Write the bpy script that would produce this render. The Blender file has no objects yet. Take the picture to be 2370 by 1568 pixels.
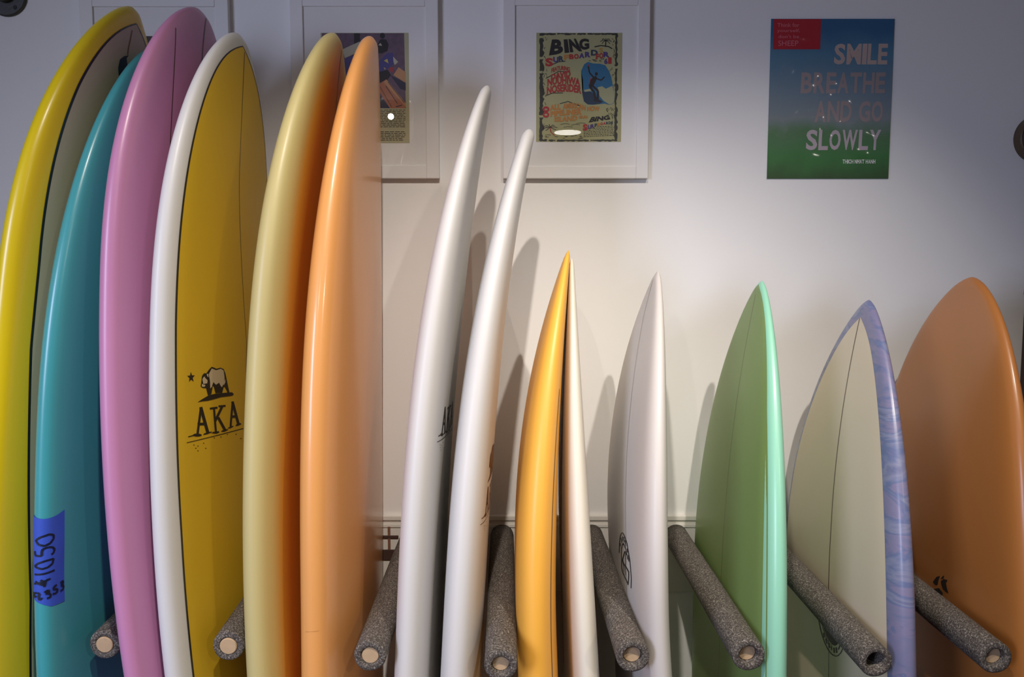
import bpy, bmesh, math, random
from mathutils import Vector, Matrix

random.seed(7)
scene = bpy.context.scene
col = scene.collection

# ------------------------------------------------------------------ camera
cam_d = bpy.data.cameras.new('camera')
cam_d.sensor_width = 36.0
cam_d.lens = 1800.0 * 36.0 / 2370.0
cam_d.clip_start = 0.05
cam = bpy.data.objects.new('camera', cam_d)
cam.location = (0.0, -2.0, 1.6)
cam.rotation_euler = (math.radians(90.0 - 4.8), 0, 0)
col.objects.link(cam)
scene.camera = cam

# ------------------------------------------------------------------ world, lights, exposure
scene.view_settings.view_transform = 'Standard'
scene.view_settings.look = 'None'
scene.view_settings.gamma = 1.0
scene.view_settings.use_curve_mapping = False
scene.view_settings.exposure = -0.44

world = bpy.data.worlds.new('shop_daylight')
scene.world = world
world.use_nodes = True
bg = world.node_tree.nodes['Background']
bg.inputs['Color'].default_value = (0.74, 0.76, 1.0, 1)
bg.inputs['Strength'].default_value = 0.11


def aim(o, target):
    d = Vector(target) - Vector(o.location)
    o.rotation_euler = d.to_track_quat('-Z', 'Y').to_euler()


def spot(name, loc, target, power, angle, blend, color, radius):
    l = bpy.data.lights.new(name, 'SPOT')
    l.energy = power
    l.spot_size = math.radians(angle)
    l.spot_blend = blend
    l.color = color
    l.shadow_soft_size = radius
    o = bpy.data.objects.new(name, l)
    o.location = loc
    col.objects.link(o)
    aim(o, target)
    return o


def area(name, loc, target, power, sx, sy, color):
    l = bpy.data.lights.new(name, 'AREA')
    l.energy = power
    l.shape = 'RECTANGLE'
    l.size = sx
    l.size_y = sy
    l.color = color
    o = bpy.data.objects.new(name, l)
    o.location = loc
    col.objects.link(o)
    aim(o, target)
    return o


WARM = (1.0, 0.91, 0.81)
COOL = (0.64, 0.71, 1.0)
LAMPS = [
    ((0.63, -1.85, 2.93), (0.48, 0.0, 0.80), 160, 55, WARM, 0.02),
    ((-0.06, -1.75, 2.93), (-0.20, -0.25, 0.62), 190, 70, WARM, 0.02),
    ((1.75, -3.4, 2.45), (-0.40, -0.2, 0.95), 75, 35, (1.0, 0.90, 0.78), 0.02),
    ((-1.02, -4.7, 2.90), (-0.55, -0.4, 0.85), 165, 20, (1.0, 0.95, 0.90), 0.03),
]
for loc, tgt, power, ang, colr, rad in LAMPS:
    spot('track_lamp_light', loc, tgt, power, ang, 1.0, colr, rad)
w_ = area('window_daylight', (-2.6, -3.6, 1.75), (-0.1, 0.0, 0.9), 16, 1.1, 1.5, COOL)
w_.data.spread = math.radians(60)

# ------------------------------------------------------------------ helpers
def lin(c):
    c = c / 255.0
    return c / 12.92 if c <= 0.04045 else ((c + 0.055) / 1.055) ** 2.4


def rgb(r, g, b):
    return (lin(r), lin(g), lin(b), 1.0)


def mat(name, color, rough=0.5, coat=0.0, coat_rough=0.1, metal=0.0, bump=0.0, bump_scale=200.0,
        vary=0.0, vary_scale=4.0, spec=0.5):
    m = bpy.data.materials.new(name)
    m.use_nodes = True
    nt = m.node_tree
    b = nt.nodes['Principled BSDF']
    b.inputs['Base Color'].default_value = color
    b.inputs['Roughness'].default_value = rough
    b.inputs['Metallic'].default_value = metal
    b.inputs['Specular IOR Level'].default_value = spec
    b.inputs['Coat Weight'].default_value = coat
    b.inputs['Coat Roughness'].default_value = coat_rough
    tc = nt.nodes.new('ShaderNodeTexCoord')
    if vary > 0:
        n = nt.nodes.new('ShaderNodeTexNoise')
        n.inputs['Scale'].default_value = vary_scale
        n.inputs['Detail'].default_value = 4
        nt.links.new(tc.outputs['Object'], n.inputs['Vector'])
        r = nt.nodes.new('ShaderNodeMix')
        r.data_type = 'RGBA'
        r.inputs[6].default_value = tuple(c * (1 - vary) for c in color[:3]) + (1,)
        r.inputs[7].default_value = tuple(min(1, c * (1 + vary)) for c in color[:3]) + (1,)
        nt.links.new(n.outputs['Fac'], r.inputs[0])
        nt.links.new(r.outputs[2], b.inputs['Base Color'])
    if bump > 0:
        n2 = nt.nodes.new('ShaderNodeTexNoise')
        n2.inputs['Scale'].default_value = bump_scale
        n2.inputs['Detail'].default_value = 3
        nt.links.new(tc.outputs['Object'], n2.inputs['Vector'])
        bp = nt.nodes.new('ShaderNodeBump')
        bp.inputs['Strength'].default_value = bump
        bp.inputs['Distance'].default_value = 0.002
        nt.links.new(n2.outputs['Fac'], bp.inputs['Height'])
        nt.links.new(bp.outputs['Normal'], b.inputs['Normal'])
    return m


def ramp_node(nt, stops):
    r = nt.nodes.new('ShaderNodeValToRGB')
    e = r.color_ramp.elements
    while len(e) > 1:
        e.remove(e[-1])
    e[0].position, e[0].color = stops[0]
    for p, c in stops[1:]:
        x = e.new(p)
        x.color = c
    return r


def link(o, parent=None):
    col.objects.link(o)
    if parent is not None:
        o.parent = parent
        o.matrix_parent_inverse = Matrix.Translation(-Vector(parent.location))
    return o


def mesh_obj(name, verts, faces, mats, parent=None, smooth=False, midx=None):
    me = bpy.data.meshes.new(name)
    me.from_pydata([tuple(v) for v in verts], [], faces)
    if not isinstance(mats, (list, tuple)):
        mats = [mats]
    for m in mats:
        me.materials.append(m)
    if midx:
        me.polygons.foreach_set('material_index', midx)
    if smooth:
        me.polygons.foreach_set('use_smooth', [True] * len(me.polygons))
    me.update()
    o = bpy.data.objects.new(name, me)
    return link(o, parent)


def tag(o, label=None, cat=None, group=None, kind=None):
    if label:
        o['label'] = label
    if cat:
        o['category'] = cat
    if group:
        o['group'] = group
    if kind:
        o['kind'] = kind
    return o


def empty(name, loc):
    o = bpy.data.objects.new(name, None)
    o.empty_display_size = 0.05
    o.location = loc
    col.objects.link(o)
    return o


def bm_obj(name, bm, mats, parent=None, smooth=False):
    me = bpy.data.meshes.new(name)
    bm.to_mesh(me)
    bm.free()
    if not isinstance(mats, (list, tuple)):
        mats = [mats]
    for m in mats:
        me.materials.append(m)
    if smooth:
        me.polygons.foreach_set('use_smooth', [True] * len(me.polygons))
    o = bpy.data.objects.new(name, me)
    return link(o, parent)


def box(name, x0, x1, y0, y1, z0, z1, m, parent=None, bevel=0.0):
    bm = bmesh.new()
    bmesh.ops.create_cube(bm, size=1.0)
    for v in bm.verts:
        v.co = ((x0 + x1) / 2 + v.co.x * (x1 - x0), (y0 + y1) / 2 + v.co.y * (y1 - y0), (z0 + z1) / 2 + v.co.z * (z1 - z0))
    if bevel > 0:
        bmesh.ops.bevel(bm, geom=bm.edges[:], offset=bevel, segments=2, affect='EDGES', profile=0.5)
    return bm_obj(name, bm, m, parent)


# ------------------------------------------------------------------ setting
M_wall = mat('white_wall_paint', rgb(236, 234, 232), 0.75, bump=0.05, bump_scale=350, vary=0.015, vary_scale=2.0)
M_floor = mat('shop_floor_wood', rgb(150, 120, 92), 0.5, vary=0.15, vary_scale=3)
M_ceil = mat('ceiling_paint', rgb(205, 205, 208), 0.8, vary=0.02)
tag(box('wall_back', -3.2, 3.2, 0.0, 0.12, 0.0, 3.05, M_wall), kind='structure')
tag(box('floor', -3.2, 3.2, -6.5, 0.0, -0.06, 0.0, M_floor), kind='structure')
tag(box('ceiling', -3.2, 3.2, -6.5, 0.12, 3.05, 3.11, M_ceil), kind='structure')
M_trim = mat('white_trim_paint', rgb(232, 229, 224), 0.45, coat=0.2, vary=0.02)
tag(box('baseboard_back', -3.2, 3.2, -0.016, 0.0, 0.0, 0.12, M_trim, bevel=0.003), kind='structure')

# ------------------------------------------------------------------ surfboards
# A board stands on its tail with its width along Y and its thickness along X.
# s = distance down from the nose, v = -1 (rail at the wall) .. +1 (rail toward the room).
BOARDS = {
    'yellow': {"yc": 0.30978, "W": 0.28126, "Ln": 0.58693, "a": 2.4998, "b": 0.75714, "T": 0.07886, "Lt": 0.70677, "tt": 0.46247, "zt": 2.16079, "x0": -0.80611, "x1": -0.28859, "x2": 0.09771, "x3": 0.004, "x4": 0.00039, "sd": 1},
    'teal': {"yc": 0.2998, "W": 0.2853, "Ln": 0.77618, "a": 2.48442, "b": 0.67424, "T": 0.06604, "Lt": 0.69299, "tt": 0.2977, "zt": 2.0765, "x0": -0.76426, "x1": -0.20813, "x2": 0.06293, "x3": 0.0125, "x4": 0.00609, "sd": 1},
    'pink': {"yc": 0.31044, "W": 0.2983, "Ln": 0.5701, "a": 2.51423, "b": 0.61166, "T": 0.06808, "Lt": 0.6951, "tt": 0.31815, "zt": 2.1544, "x0": -0.66053, "x1": -0.19236, "x2": 0.11057, "x3": 0.01625, "x4": 0.0041, "sd": 1},
    'gold': {"yc": 0.31018, "W": 0.289, "Ln": 0.60694, "a": 2.60465, "b": 0.64188, "T": 0.06637, "Lt": 0.72186, "tt": 0.3176, "zt": 2.10452, "x0": -0.57899, "x1": -0.17539, "x2": 0.0844, "x3": 0.02365, "x4": 0.00217, "sd": 1},
    'tan': {"yc": 0.31071, "W": 0.28995, "Ln": 0.61074, "a": 2.47061, "b": 0.65015, "T": 0.08151, "Lt": 0.67412, "tt": 0.31537, "zt": 2.10446, "x0": -0.3754, "x1": -0.21708, "x2": 0.10293, "x3": 0.00742, "x4": 0.00115, "sd": 1},
    'peach': {"yc": 0.31673, "W": 0.30485, "Ln": 1.0838, "a": 2.31415, "b": 0.61339, "T": 0.08753, "Lt": 0.74312, "tt": 0.32722, "zt": 2.09655, "x0": -0.29851, "x1": -0.18684, "x2": 0.16416, "x3": -0.02788, "x4": -0.01851, "sd": 1},
    'whiteA': {"yc": 0.30597, "W": 0.2705, "Ln": 0.99441, "a": 2.34972, "b": 0.59377, "T": 0.07333, "Lt": 0.69732, "tt": 0.28864, "zt": 1.99771, "x0": -0.05265, "x1": -0.33128, "x2": 0.24346, "x3": -0.04064, "x4": -0.0227, "sd": 1},
    'whiteB': {"yc": 0.30619, "W": 0.27206, "Ln": 1.1404, "a": 2.18365, "b": 0.73494, "T": 0.08084, "Lt": 0.82659, "tt": 0.33697, "zt": 1.90762, "x0": 0.03641, "x1": -0.34705, "x2": 0.28404, "x3": -0.05513, "x4": -0.03388, "sd": 1},
    'orange': {"yc": 0.31286, "W": 0.25356, "Ln": 0.80697, "a": 2.16709, "b": 0.77957, "T": 0.0876, "Lt": 0.65837, "tt": 0.09943, "zt": 1.64923, "x0": 0.12158, "x1": -0.27836, "x2": 0.26483, "x3": -0.01327, "x4": -0.01132, "sd": 1},
    'cream': {"yc": 0.31118, "W": 0.24769, "Ln": 0.93873, "a": 1.95808, "b": 0.83573, "T": 0.0602, "Lt": 0.91299, "tt": 0.14817, "zt": 1.63246, "x0": 0.13494, "x1": -0.02857, "x2": 0.09396, "x3": -0.01339, "x4": -0.00906, "sd": 1},
    'grey': {"yc": 0.32382, "W": 0.30185, "Ln": 0.62027, "a": 2.15838, "b": 0.81823, "T": 0.06234, "Lt": 0.59713, "tt": 0.16748, "zt": 1.60542, "x0": 0.31391, "x1": -0.20724, "x2": 0.22463, "x3": 0.0207, "x4": 0.00423, "sd": -1},
    'green': {"yc": 0.31671, "W": 0.30487, "Ln": 0.8036, "a": 2.17634, "b": 0.7534, "T": 0.06185, "Lt": 0.68763, "tt": 0.19594, "zt": 1.58411, "x0": 0.53922, "x1": -0.15342, "x2": 0.13789, "x3": -0.00683, "x4": -0.00543, "sd": -1},
    'blue': {"yc": 0.31891, "W": 0.30715, "Ln": 0.73665, "a": 2.18066, "b": 0.76149, "T": 0.06334, "Lt": 0.68509, "tt": 0.24407, "zt": 1.54284, "x0": 0.77106, "x1": -0.17251, "x2": 0.17994, "x3": 0.01486, "x4": 0.00257, "sd": -1},
    'brown': {"yc": 0.31262, "W": 0.30061, "Ln": 0.69517, "a": 2.37082, "b": 0.63588, "T": 0.06231, "Lt": 0.69095, "tt": 0.2755, "zt": 1.59203, "x0": 0.99523, "x1": -0.18923, "x2": 0.2337, "x3": 0.01698, "x4": 0.00263, "sd": -1},
}
SVIS = {"yellow": 1.321, "teal": 1.247, "pink": 1.314, "gold": 1.265, "tan": 1.264, "peach": 1.247, "whiteA": 1.168, "whiteB": 1.078, "orange": 0.829, "cream": 0.812, "grey": 0.755, "green": 0.734, "blue": 0.693, "brown": 0.742}
DECALS = {
    'gold_lettering': [[[0.768,0.1714],[0.7704,0.1611],[0.8222,0.1784],[0.8195,0.1884]],[[0.7682,0.1744],[0.7689,0.1607],[0.8297,0.1269],[0.8284,0.1415]],[[0.8028,0.1822],[0.7973,0.1825],[0.8048,0.1403],[0.8104,0.1399]],[[0.8179,0.221],[0.8157,0.222],[0.8179,0.1976],[0.8202,0.1966]],[[0.8257,0.1637],[0.8267,0.1665],[0.8262,0.174],[0.8245,0.184],[0.822,0.1938],[0.8194,0.2008],[0.8173,0.2033],[0.8163,0.2007],[0.8166,0.1937],[0.8183,0.1838],[0.8208,0.1738],[0.8235,0.1664]],[[0.8268,0.1581],[0.8243,0.1524],[0.8278,0.1174],[0.8301,0.1153],[0.8292,0.1382]],[[0.7793,0.1095],[0.7808,0.0991],[0.835,0.0899],[0.8332,0.1005]],[[0.7814,0.124],[0.7772,0.1253],[0.7816,0.0867],[0.7859,0.0853]],[[0.8316,0.1175],[0.8303,0.1083],[0.8349,0.0801],[0.8381,0.077],[0.8376,0.093]],[[0.783,0.0654],[0.7874,0.0534],[0.8125,0.0942],[0.8082,0.1053]],[[0.7841,0.0803],[0.7801,0.081],[0.7857,0.0418],[0.7897,0.0411]],[[0.8057,0.0887],[0.8053,0.0764],[0.8407,0.0379],[0.8408,0.0512]],[[0.8385,0.0688],[0.8366,0.0621],[0.8402,0.0314],[0.8427,0.029],[0.8422,0.0506]],[[0.7842,0.0061],[0.7867,-0.0065],[0.8396,0.0076],[0.8368,0.0198]],[[0.7844,0.0089],[0.7855,-0.0068],[0.8429,-0.0434],[0.8411,-0.0266]],[[0.8204,0.0068],[0.8148,0.0077],[0.8202,-0.0261],[0.8259,-0.0271]],[[0.8387,0.0324],[0.8376,0.0224],[0.8394,-0.0013],[0.8419,-0.0038],[0.8417,0.0154]],[[0.8426,-0.0144],[0.8405,-0.0221],[0.8427,-0.0498],[0.8464,-0.0546],[0.8459,-0.0356]],[[0.8278,0.227],[0.8263,0.2276],[0.8577,-0.0663],[0.8595,-0.0675]],[[0.8384,0.1958],[0.8388,0.1974],[0.8381,0.2004],[0.8371,0.2019],[0.8367,0.2004],[0.8374,0.1973]],[[0.8443,0.1789],[0.8447,0.1805],[0.8439,0.1837],[0.8429,0.1852],[0.8425,0.1836],[0.8432,0.1804]],[[0.8466,0.1883],[0.847,0.1899],[0.8463,0.193],[0.8452,0.1945],[0.8448,0.193],[0.8455,0.1898]],[[0.8569,0.1431],[0.8573,0.1448],[0.8565,0.1483],[0.8554,0.1499],[0.855,0.1482],[0.8558,0.1448]],[[0.8539,0.1793],[0.8543,0.1809],[0.8535,0.1841],[0.8524,0.1856],[0.8521,0.184],[0.8528,0.1808]],[[0.8444,0.1526],[0.8448,0.1543],[0.844,0.1576],[0.8429,0.1593],[0.8425,0.1576],[0.8433,0.1542]],[[0.8449,0.1005],[0.8453,0.1024],[0.8445,0.1061],[0.8434,0.1079],[0.843,0.106],[0.8438,0.1023]],[[0.8503,0.0654],[0.8506,0.0674],[0.8498,0.0713],[0.8486,0.0732],[0.8482,0.0712],[0.8491,0.0673]],[[0.8526,0.0295],[0.8529,0.0316],[0.852,0.0358],[0.8508,0.0378],[0.8505,0.0357],[0.8513,0.0315]],[[0.8631,-0.0238],[0.8634,-0.0215],[0.8624,-0.0169],[0.8611,-0.0147],[0.8608,-0.017],[0.8617,-0.0216]],[[0.8794,-0.0549],[0.8797,-0.0525],[0.8786,-0.0476],[0.8773,-0.0453],[0.877,-0.0477],[0.878,-0.0526]]],
    'gold_star': [[[0.6927,0.2105],[0.7002,0.2059],[0.7017,0.194],[0.7054,0.203],[0.7132,0.199],[0.7078,0.2091],[0.7111,0.2182],[0.7041,0.2156],[0.6986,0.2248],[0.6995,0.2137]]],
    'gold_bear': [[[0.7566,0.1828],[0.754,0.1624],[0.751,0.131],[0.753,0.0947],[0.7618,0.0211],[0.7643,0.0029],[0.7702,-0.0075],[0.772,0.003],[0.7647,0.069],[0.7634,0.1009],[0.7617,0.134],[0.7582,0.1624]],[[0.6982,0.1287],[0.6945,0.1169],[0.6974,0.1047],[0.7015,0.0922],[0.7019,0.0698],[0.7069,0.0531],[0.718,0.0426],[0.7349,0.0337],[0.7621,0.0193],[0.7617,0.03],[0.7541,0.037],[0.7462,0.0463],[0.7453,0.0524],[0.757,0.0608],[0.7544,0.0772],[0.7451,0.0707],[0.7371,0.0821],[0.7532,0.0852],[0.7521,0.0962],[0.7377,0.1041],[0.7343,0.1102],[0.7513,0.1177],[0.7506,0.134],[0.7387,0.1222],[0.7257,0.1268],[0.7325,0.1311],[0.7344,0.1427],[0.7323,0.1569],[0.7277,0.168],[0.719,0.1654],[0.7085,0.1628],[0.7048,0.1587],[0.7028,0.1503],[0.705,0.1431]]],
    'gold_bear_fur': [[[0.7056,0.1286],[0.6978,0.1169],[0.7042,0.0953],[0.7042,0.0697],[0.71,0.0547],[0.7249,0.0493],[0.7362,0.0525],[0.7444,0.0625],[0.74,0.0708],[0.7235,0.0693],[0.7324,0.0789],[0.7346,0.0948],[0.727,0.1088],[0.718,0.1059],[0.7238,0.1134],[0.7359,0.1163],[0.7379,0.1237],[0.7221,0.1254],[0.709,0.1315]],[[0.7115,0.1586],[0.7094,0.1516],[0.7128,0.1487],[0.7193,0.1371],[0.7252,0.1385],[0.7246,0.1471],[0.7238,0.157],[0.7147,0.1613]],[[0.7224,0.1626],[0.725,0.157],[0.7271,0.1471],[0.7303,0.1499],[0.7297,0.1583],[0.7273,0.1647]],[[0.7064,0.1417],[0.7061,0.1344],[0.7137,0.1329],[0.7111,0.1387]],[[0.7278,0.0472],[0.7361,0.044],[0.7414,0.0525],[0.7397,0.0552]]],
    'grey_lettering': [[[0.6143,0.0214],[0.6182,0.0106],[0.5908,0.0203],[0.5872,0.0306]],[[0.5881,0.0302],[0.5916,0.0199],[0.5747,0.0301],[0.5715,0.0399]],[[0.5728,0.0386],[0.5756,0.0293],[0.5638,0.045],[0.5612,0.0538]],[[0.5633,0.0503],[0.5646,0.0436],[0.5547,0.0633],[0.5536,0.0696]],[[0.5568,0.0603],[0.5538,0.066],[0.5493,0.088],[0.5522,0.0827]],[[0.5526,0.0789],[0.5494,0.0868],[0.5508,0.1093],[0.5539,0.1019]],[[0.5537,0.1003],[0.5506,0.1081],[0.5547,0.1293],[0.5577,0.122]],[[0.5573,0.1209],[0.5544,0.1285],[0.5626,0.1404],[0.5655,0.1329]],[[0.5651,0.1322],[0.5621,0.1397],[0.5703,0.1511],[0.5733,0.1437]],[[0.5728,0.1431],[0.5699,0.1505],[0.5781,0.1614],[0.5811,0.1541]],[[0.5805,0.1536],[0.5776,0.1609],[0.5873,0.1676],[0.5903,0.1603]],[[0.5897,0.16],[0.5868,0.1673],[0.6008,0.1726],[0.6038,0.1653]],[[0.6032,0.1651],[0.6002,0.1724],[0.6111,0.1756],[0.6142,0.1682]],[[0.6134,0.1682],[0.6105,0.1756],[0.6329,0.1696],[0.636,0.1619]],[[0.6201,0.0559],[0.6234,0.0473],[0.6046,0.0459],[0.6014,0.0544]],[[0.6022,0.0542],[0.6052,0.0458],[0.5921,0.0516],[0.5893,0.0598]],[[0.5902,0.059],[0.5928,0.051],[0.5806,0.0634],[0.5782,0.071]],[[0.5799,0.0684],[0.5812,0.0625],[0.5738,0.0761],[0.5726,0.0819]],[[0.5754,0.0735],[0.5725,0.0801],[0.5708,0.1003],[0.5737,0.094]],[[0.5737,0.0922],[0.5709,0.099],[0.5726,0.1177],[0.5754,0.1112]],[[0.5752,0.1101],[0.5724,0.1169],[0.5786,0.1287],[0.5813,0.122]],[[0.5809,0.1214],[0.5782,0.1282],[0.5865,0.1366],[0.5892,0.1298]],[[0.585,0.058],[0.5718,0.0778],[0.5702,0.0993],[0.5747,0.084]],[[0.6134,0.069],[0.6169,0.0585],[0.5962,0.0816],[0.593,0.0914]],[[0.5943,0.09],[0.5976,0.0802],[0.5838,0.0948],[0.5808,0.1042]],[[0.5848,0.0934],[0.5809,0.1026],[0.5826,0.1204],[0.5864,0.1116]],[[0.6186,0.0533],[0.6129,0.0663],[0.6133,0.0918],[0.6188,0.0796]],[[0.619,0.0773],[0.6137,0.088],[0.6085,0.1205],[0.6135,0.1106]],[[0.6139,0.107],[0.6088,0.1179],[0.607,0.1498],[0.6119,0.1398]],[[0.6111,0.1385],[0.6071,0.1487],[0.6211,0.1464],[0.6252,0.1361]],[[0.6241,0.1365],[0.6201,0.1467],[0.6403,0.1356],[0.6446,0.1248]],[[0.6243,0.0457],[0.6199,0.0571],[0.6366,0.0562],[0.6412,0.0445]],[[0.6407,0.044],[0.6359,0.0555],[0.6396,0.069],[0.6444,0.0579]],[[0.6443,0.0565],[0.6395,0.067],[0.6376,0.1363],[0.6418,0.1275]],[[0.5893,0.1014],[0.587,0.1074],[0.6027,0.112],[0.6051,0.106]],[[0.6044,0.1062],[0.6023,0.1122],[0.6126,0.1047],[0.6149,0.0985]],[[0.6188,0.0741],[0.6168,0.0794],[0.6341,0.0829],[0.6363,0.0775]],[[0.6156,0.0931],[0.6136,0.0982],[0.6314,0.1075],[0.6335,0.1025]],[[0.5733,0.0436],[0.5699,0.053],[0.5785,0.0599],[0.582,0.0504]],[[0.5632,0.0637],[0.5601,0.0726],[0.5697,0.0761],[0.573,0.0671]],[[0.5582,0.0813],[0.5551,0.0898],[0.5641,0.0977],[0.5672,0.0893]],[[0.5589,0.0996],[0.5559,0.1077],[0.5654,0.1164],[0.5684,0.1084]],[[0.5901,0.0286],[0.5863,0.0385],[0.5907,0.0458],[0.5944,0.036]],[[0.5767,0.1377],[0.5738,0.1453],[0.5852,0.1505],[0.5882,0.1429]],[[0.568,0.1239],[0.5651,0.1317],[0.5714,0.1376],[0.5744,0.1299]]],
    'blue_lettering': [[[0.7322,-0.0393],[0.7295,-0.0343],[0.7519,-0.0201],[0.7547,-0.025]],[[0.7541,-0.0255],[0.7512,-0.0208],[0.7628,-0.0076],[0.7657,-0.0123]],[[0.7652,-0.013],[0.7622,-0.0084],[0.7699,0.0049],[0.7728,0.0004]],[[0.7724,-0.0004],[0.7694,0.004],[0.7749,0.0187],[0.7779,0.0145]],[[0.7777,0.0135],[0.7747,0.0174],[0.7762,0.0325],[0.7792,0.0286]],[[0.7793,0.0275],[0.7762,0.0307],[0.7744,0.0461],[0.7774,0.0429]],[[0.7777,0.0418],[0.775,0.0436],[0.7697,0.0593],[0.7723,0.0575]],[[0.7726,0.0569],[0.7714,0.0558],[0.7614,0.0715],[0.7626,0.0726]],[[0.7632,0.0718],[0.7635,0.0687],[0.7501,0.0825],[0.7498,0.0855]],[[0.7507,0.0847],[0.7519,0.0809],[0.7385,0.09],[0.7373,0.0937]],[[0.7382,0.0933],[0.74,0.0892],[0.7294,0.0925],[0.7277,0.0965]],[[0.7271,-0.0225],[0.7258,-0.0201],[0.7416,-0.0089],[0.743,-0.0113]],[[0.7427,-0.0115],[0.7413,-0.0092],[0.7528,0.0078],[0.7543,0.0055]],[[0.7541,0.0051],[0.7526,0.0073],[0.758,0.0216],[0.7595,0.0195]],[[0.7594,0.019],[0.7579,0.0207],[0.7568,0.0381],[0.7583,0.0365]],[[0.7275,-0.0153],[0.7405,-0.0042],[0.7495,0.0096],[0.7534,0.0262],[0.7537,0.0399],[0.7499,0.0535],[0.7409,0.0659],[0.7342,0.0701],[0.7301,0.0546],[0.7242,0.0278],[0.7179,0.0056]],[[0.752,-0.0114],[0.7483,-0.0048],[0.7572,-0.0005],[0.7609,-0.007]],[[0.7593,0.0012],[0.7555,0.0075],[0.764,0.0148],[0.7678,0.0085]],[[0.7612,0.0167],[0.7576,0.023],[0.7668,0.0286],[0.7705,0.0223]],[[0.7626,0.0306],[0.7591,0.0368],[0.7661,0.0395],[0.7697,0.0333]],[[0.7586,0.0446],[0.7553,0.0506],[0.766,0.0529],[0.7693,0.0468]],[[0.7519,0.0569],[0.7485,0.0628],[0.759,0.0665],[0.7624,0.0606]],[[0.7349,0.0782],[0.7332,0.0835],[0.7483,0.0741],[0.7501,0.0687]]],
    'brown_lettering': [[[0.673,0.0181],[0.6554,0.0332],[0.6474,0.0474],[0.659,0.0411],[0.6723,0.0365],[0.6757,0.0282]],[[0.6535,0.0492],[0.6446,0.0573],[0.6397,0.064],[0.6476,0.0611]],[[0.6587,0.0502],[0.6487,0.0611],[0.6452,0.0764],[0.6541,0.0697],[0.6659,0.0739],[0.6737,0.0792],[0.6743,0.0697],[0.6724,0.0582],[0.6657,0.0527]],[[0.6896,0.0171],[0.6768,0.0423],[0.6816,0.0577],[0.6991,0.0488],[0.7074,0.0241]]],
    'yellow_emblem': [[[0.1221,0.0474],[0.1118,0.0336],[0.1047,0.0151],[0.113,0.0226],[0.124,0.0164],[0.1373,0.0223],[0.148,0.0315],[0.1539,0.0449],[0.1394,0.0499]]],
    'yellow_line': [[[0.0543,0.017],[0.0534,0.0125],[0.0719,0.0144],[0.0728,0.0189]],[[0.0716,0.0187],[0.0708,0.0142],[0.0916,0.0181],[0.0923,0.0225]],[[0.0912,0.0224],[0.0902,0.0179],[0.1049,0.0179],[0.1058,0.0224]]],
}


def wid(p, s):
    q = min(1.0, max(0.0, 1 - s / p['Ln']))
    w = p['W'] * max(0.0, 1 - q ** p['a']) ** p['b']
    L = p['zt']
    tail = 0.55
    if s > L - tail:
        u = (s - (L - tail)) / tail
        w *= 1 - 0.55 * u ** 2.2
    return w


def thk(p, s):
    q = min(1.0, max(0.0, 1 - s / p['Lt']))
    t = p['T'] * (p['tt'] + (1 - p['tt']) * (1 - q * q)) * math.sqrt(min(1.0, s / 0.015))
    L = p['zt']
    if s > L - 0.7:
        u = (s - (L - 0.7)) / 0.7
        t *= 1 - 0.6 * u ** 1.8
    return max(t, 1e-5)


def xpoly(p, s):
    u = s / 1.2
    return p['x0'] + p['x1'] * u + p['x2'] * u ** 2 + p['x3'] * u ** 3 + p['x4'] * u ** 4


def xcen(p, s):
    sm = p['sv']
    if s <= sm:
        return xpoly(p, s)
    d = (xpoly(p, sm) - xpoly(p, sm - 0.01)) / 0.01
    return xpoly(p, sm) + d * 0.3 * (1 - math.exp(-(s - sm) / 0.3))


def surf(p, s, v, deck=True):
    w = max(wid(p, s), 1e-5)
    t = thk(p, s)
    k = max(2.0, 1.5 * w / (t / 2))
    g = math.sqrt(max(0.0, 1 - min(1.0, abs(v)) ** k))
    h = 0.55 * t * (1 - 0.25 * v * v) * g if deck else -0.45 * t * (1 - 0.12 * v * v) * g
    return Vector((xcen(p, s) + h * p['sd'], -p['yc'] - v * w, p['zt'] - s))


def surf_off(p, s, v, off, deck=True):
    c = surf(p, s, v, deck)
    e = 0.004
    vv = min(0.985, max(-0.985, v))
    a = surf(p, s + 0.003, vv, deck) - surf(p, max(0.001, s - 0.003), vv, deck)
    b = surf(p, s, min(0.999, vv + e), deck) - surf(p, s, max(-0.999, vv - e), deck)
    n = a.cross(b)
    if n.length < 1e-12:
        return c
    n.normalize()
    out = p['sd'] if deck else -p['sd']
    if n.x * out < 0 and abs(n.x) > 1e-6:
        n = -n
    return c + n * off


def quarter(p, s):
    w = max(wid(p, s), 1e-5)
    t = thk(p, s)
    k = max(2.0, 1.5 * w / (t / 2))
    v0 = [0.8 * i / 10 for i in range(10)]
    t0 = math.acos(min(1.0, 0.8 ** (k / 2)))
    v1 = [math.cos(t0 * (1 - i / 13)) ** (2 / k) for i in range(14)]
    v1[-1] = 1.0
    return v0 + v1


def s_rows(p):
    r = [0.0015, 0.004, 0.008, 0.013, 0.019, 0.026, 0.034, 0.043, 0.054]
    s = 0.066
    L = p['zt']
    while s < L - 0.004:
        r.append(s)
        s += 0.0125 if s < 0.5 else (0.02 if s < 1.35 else 0.06)
    r.append(L)
    return r


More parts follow.
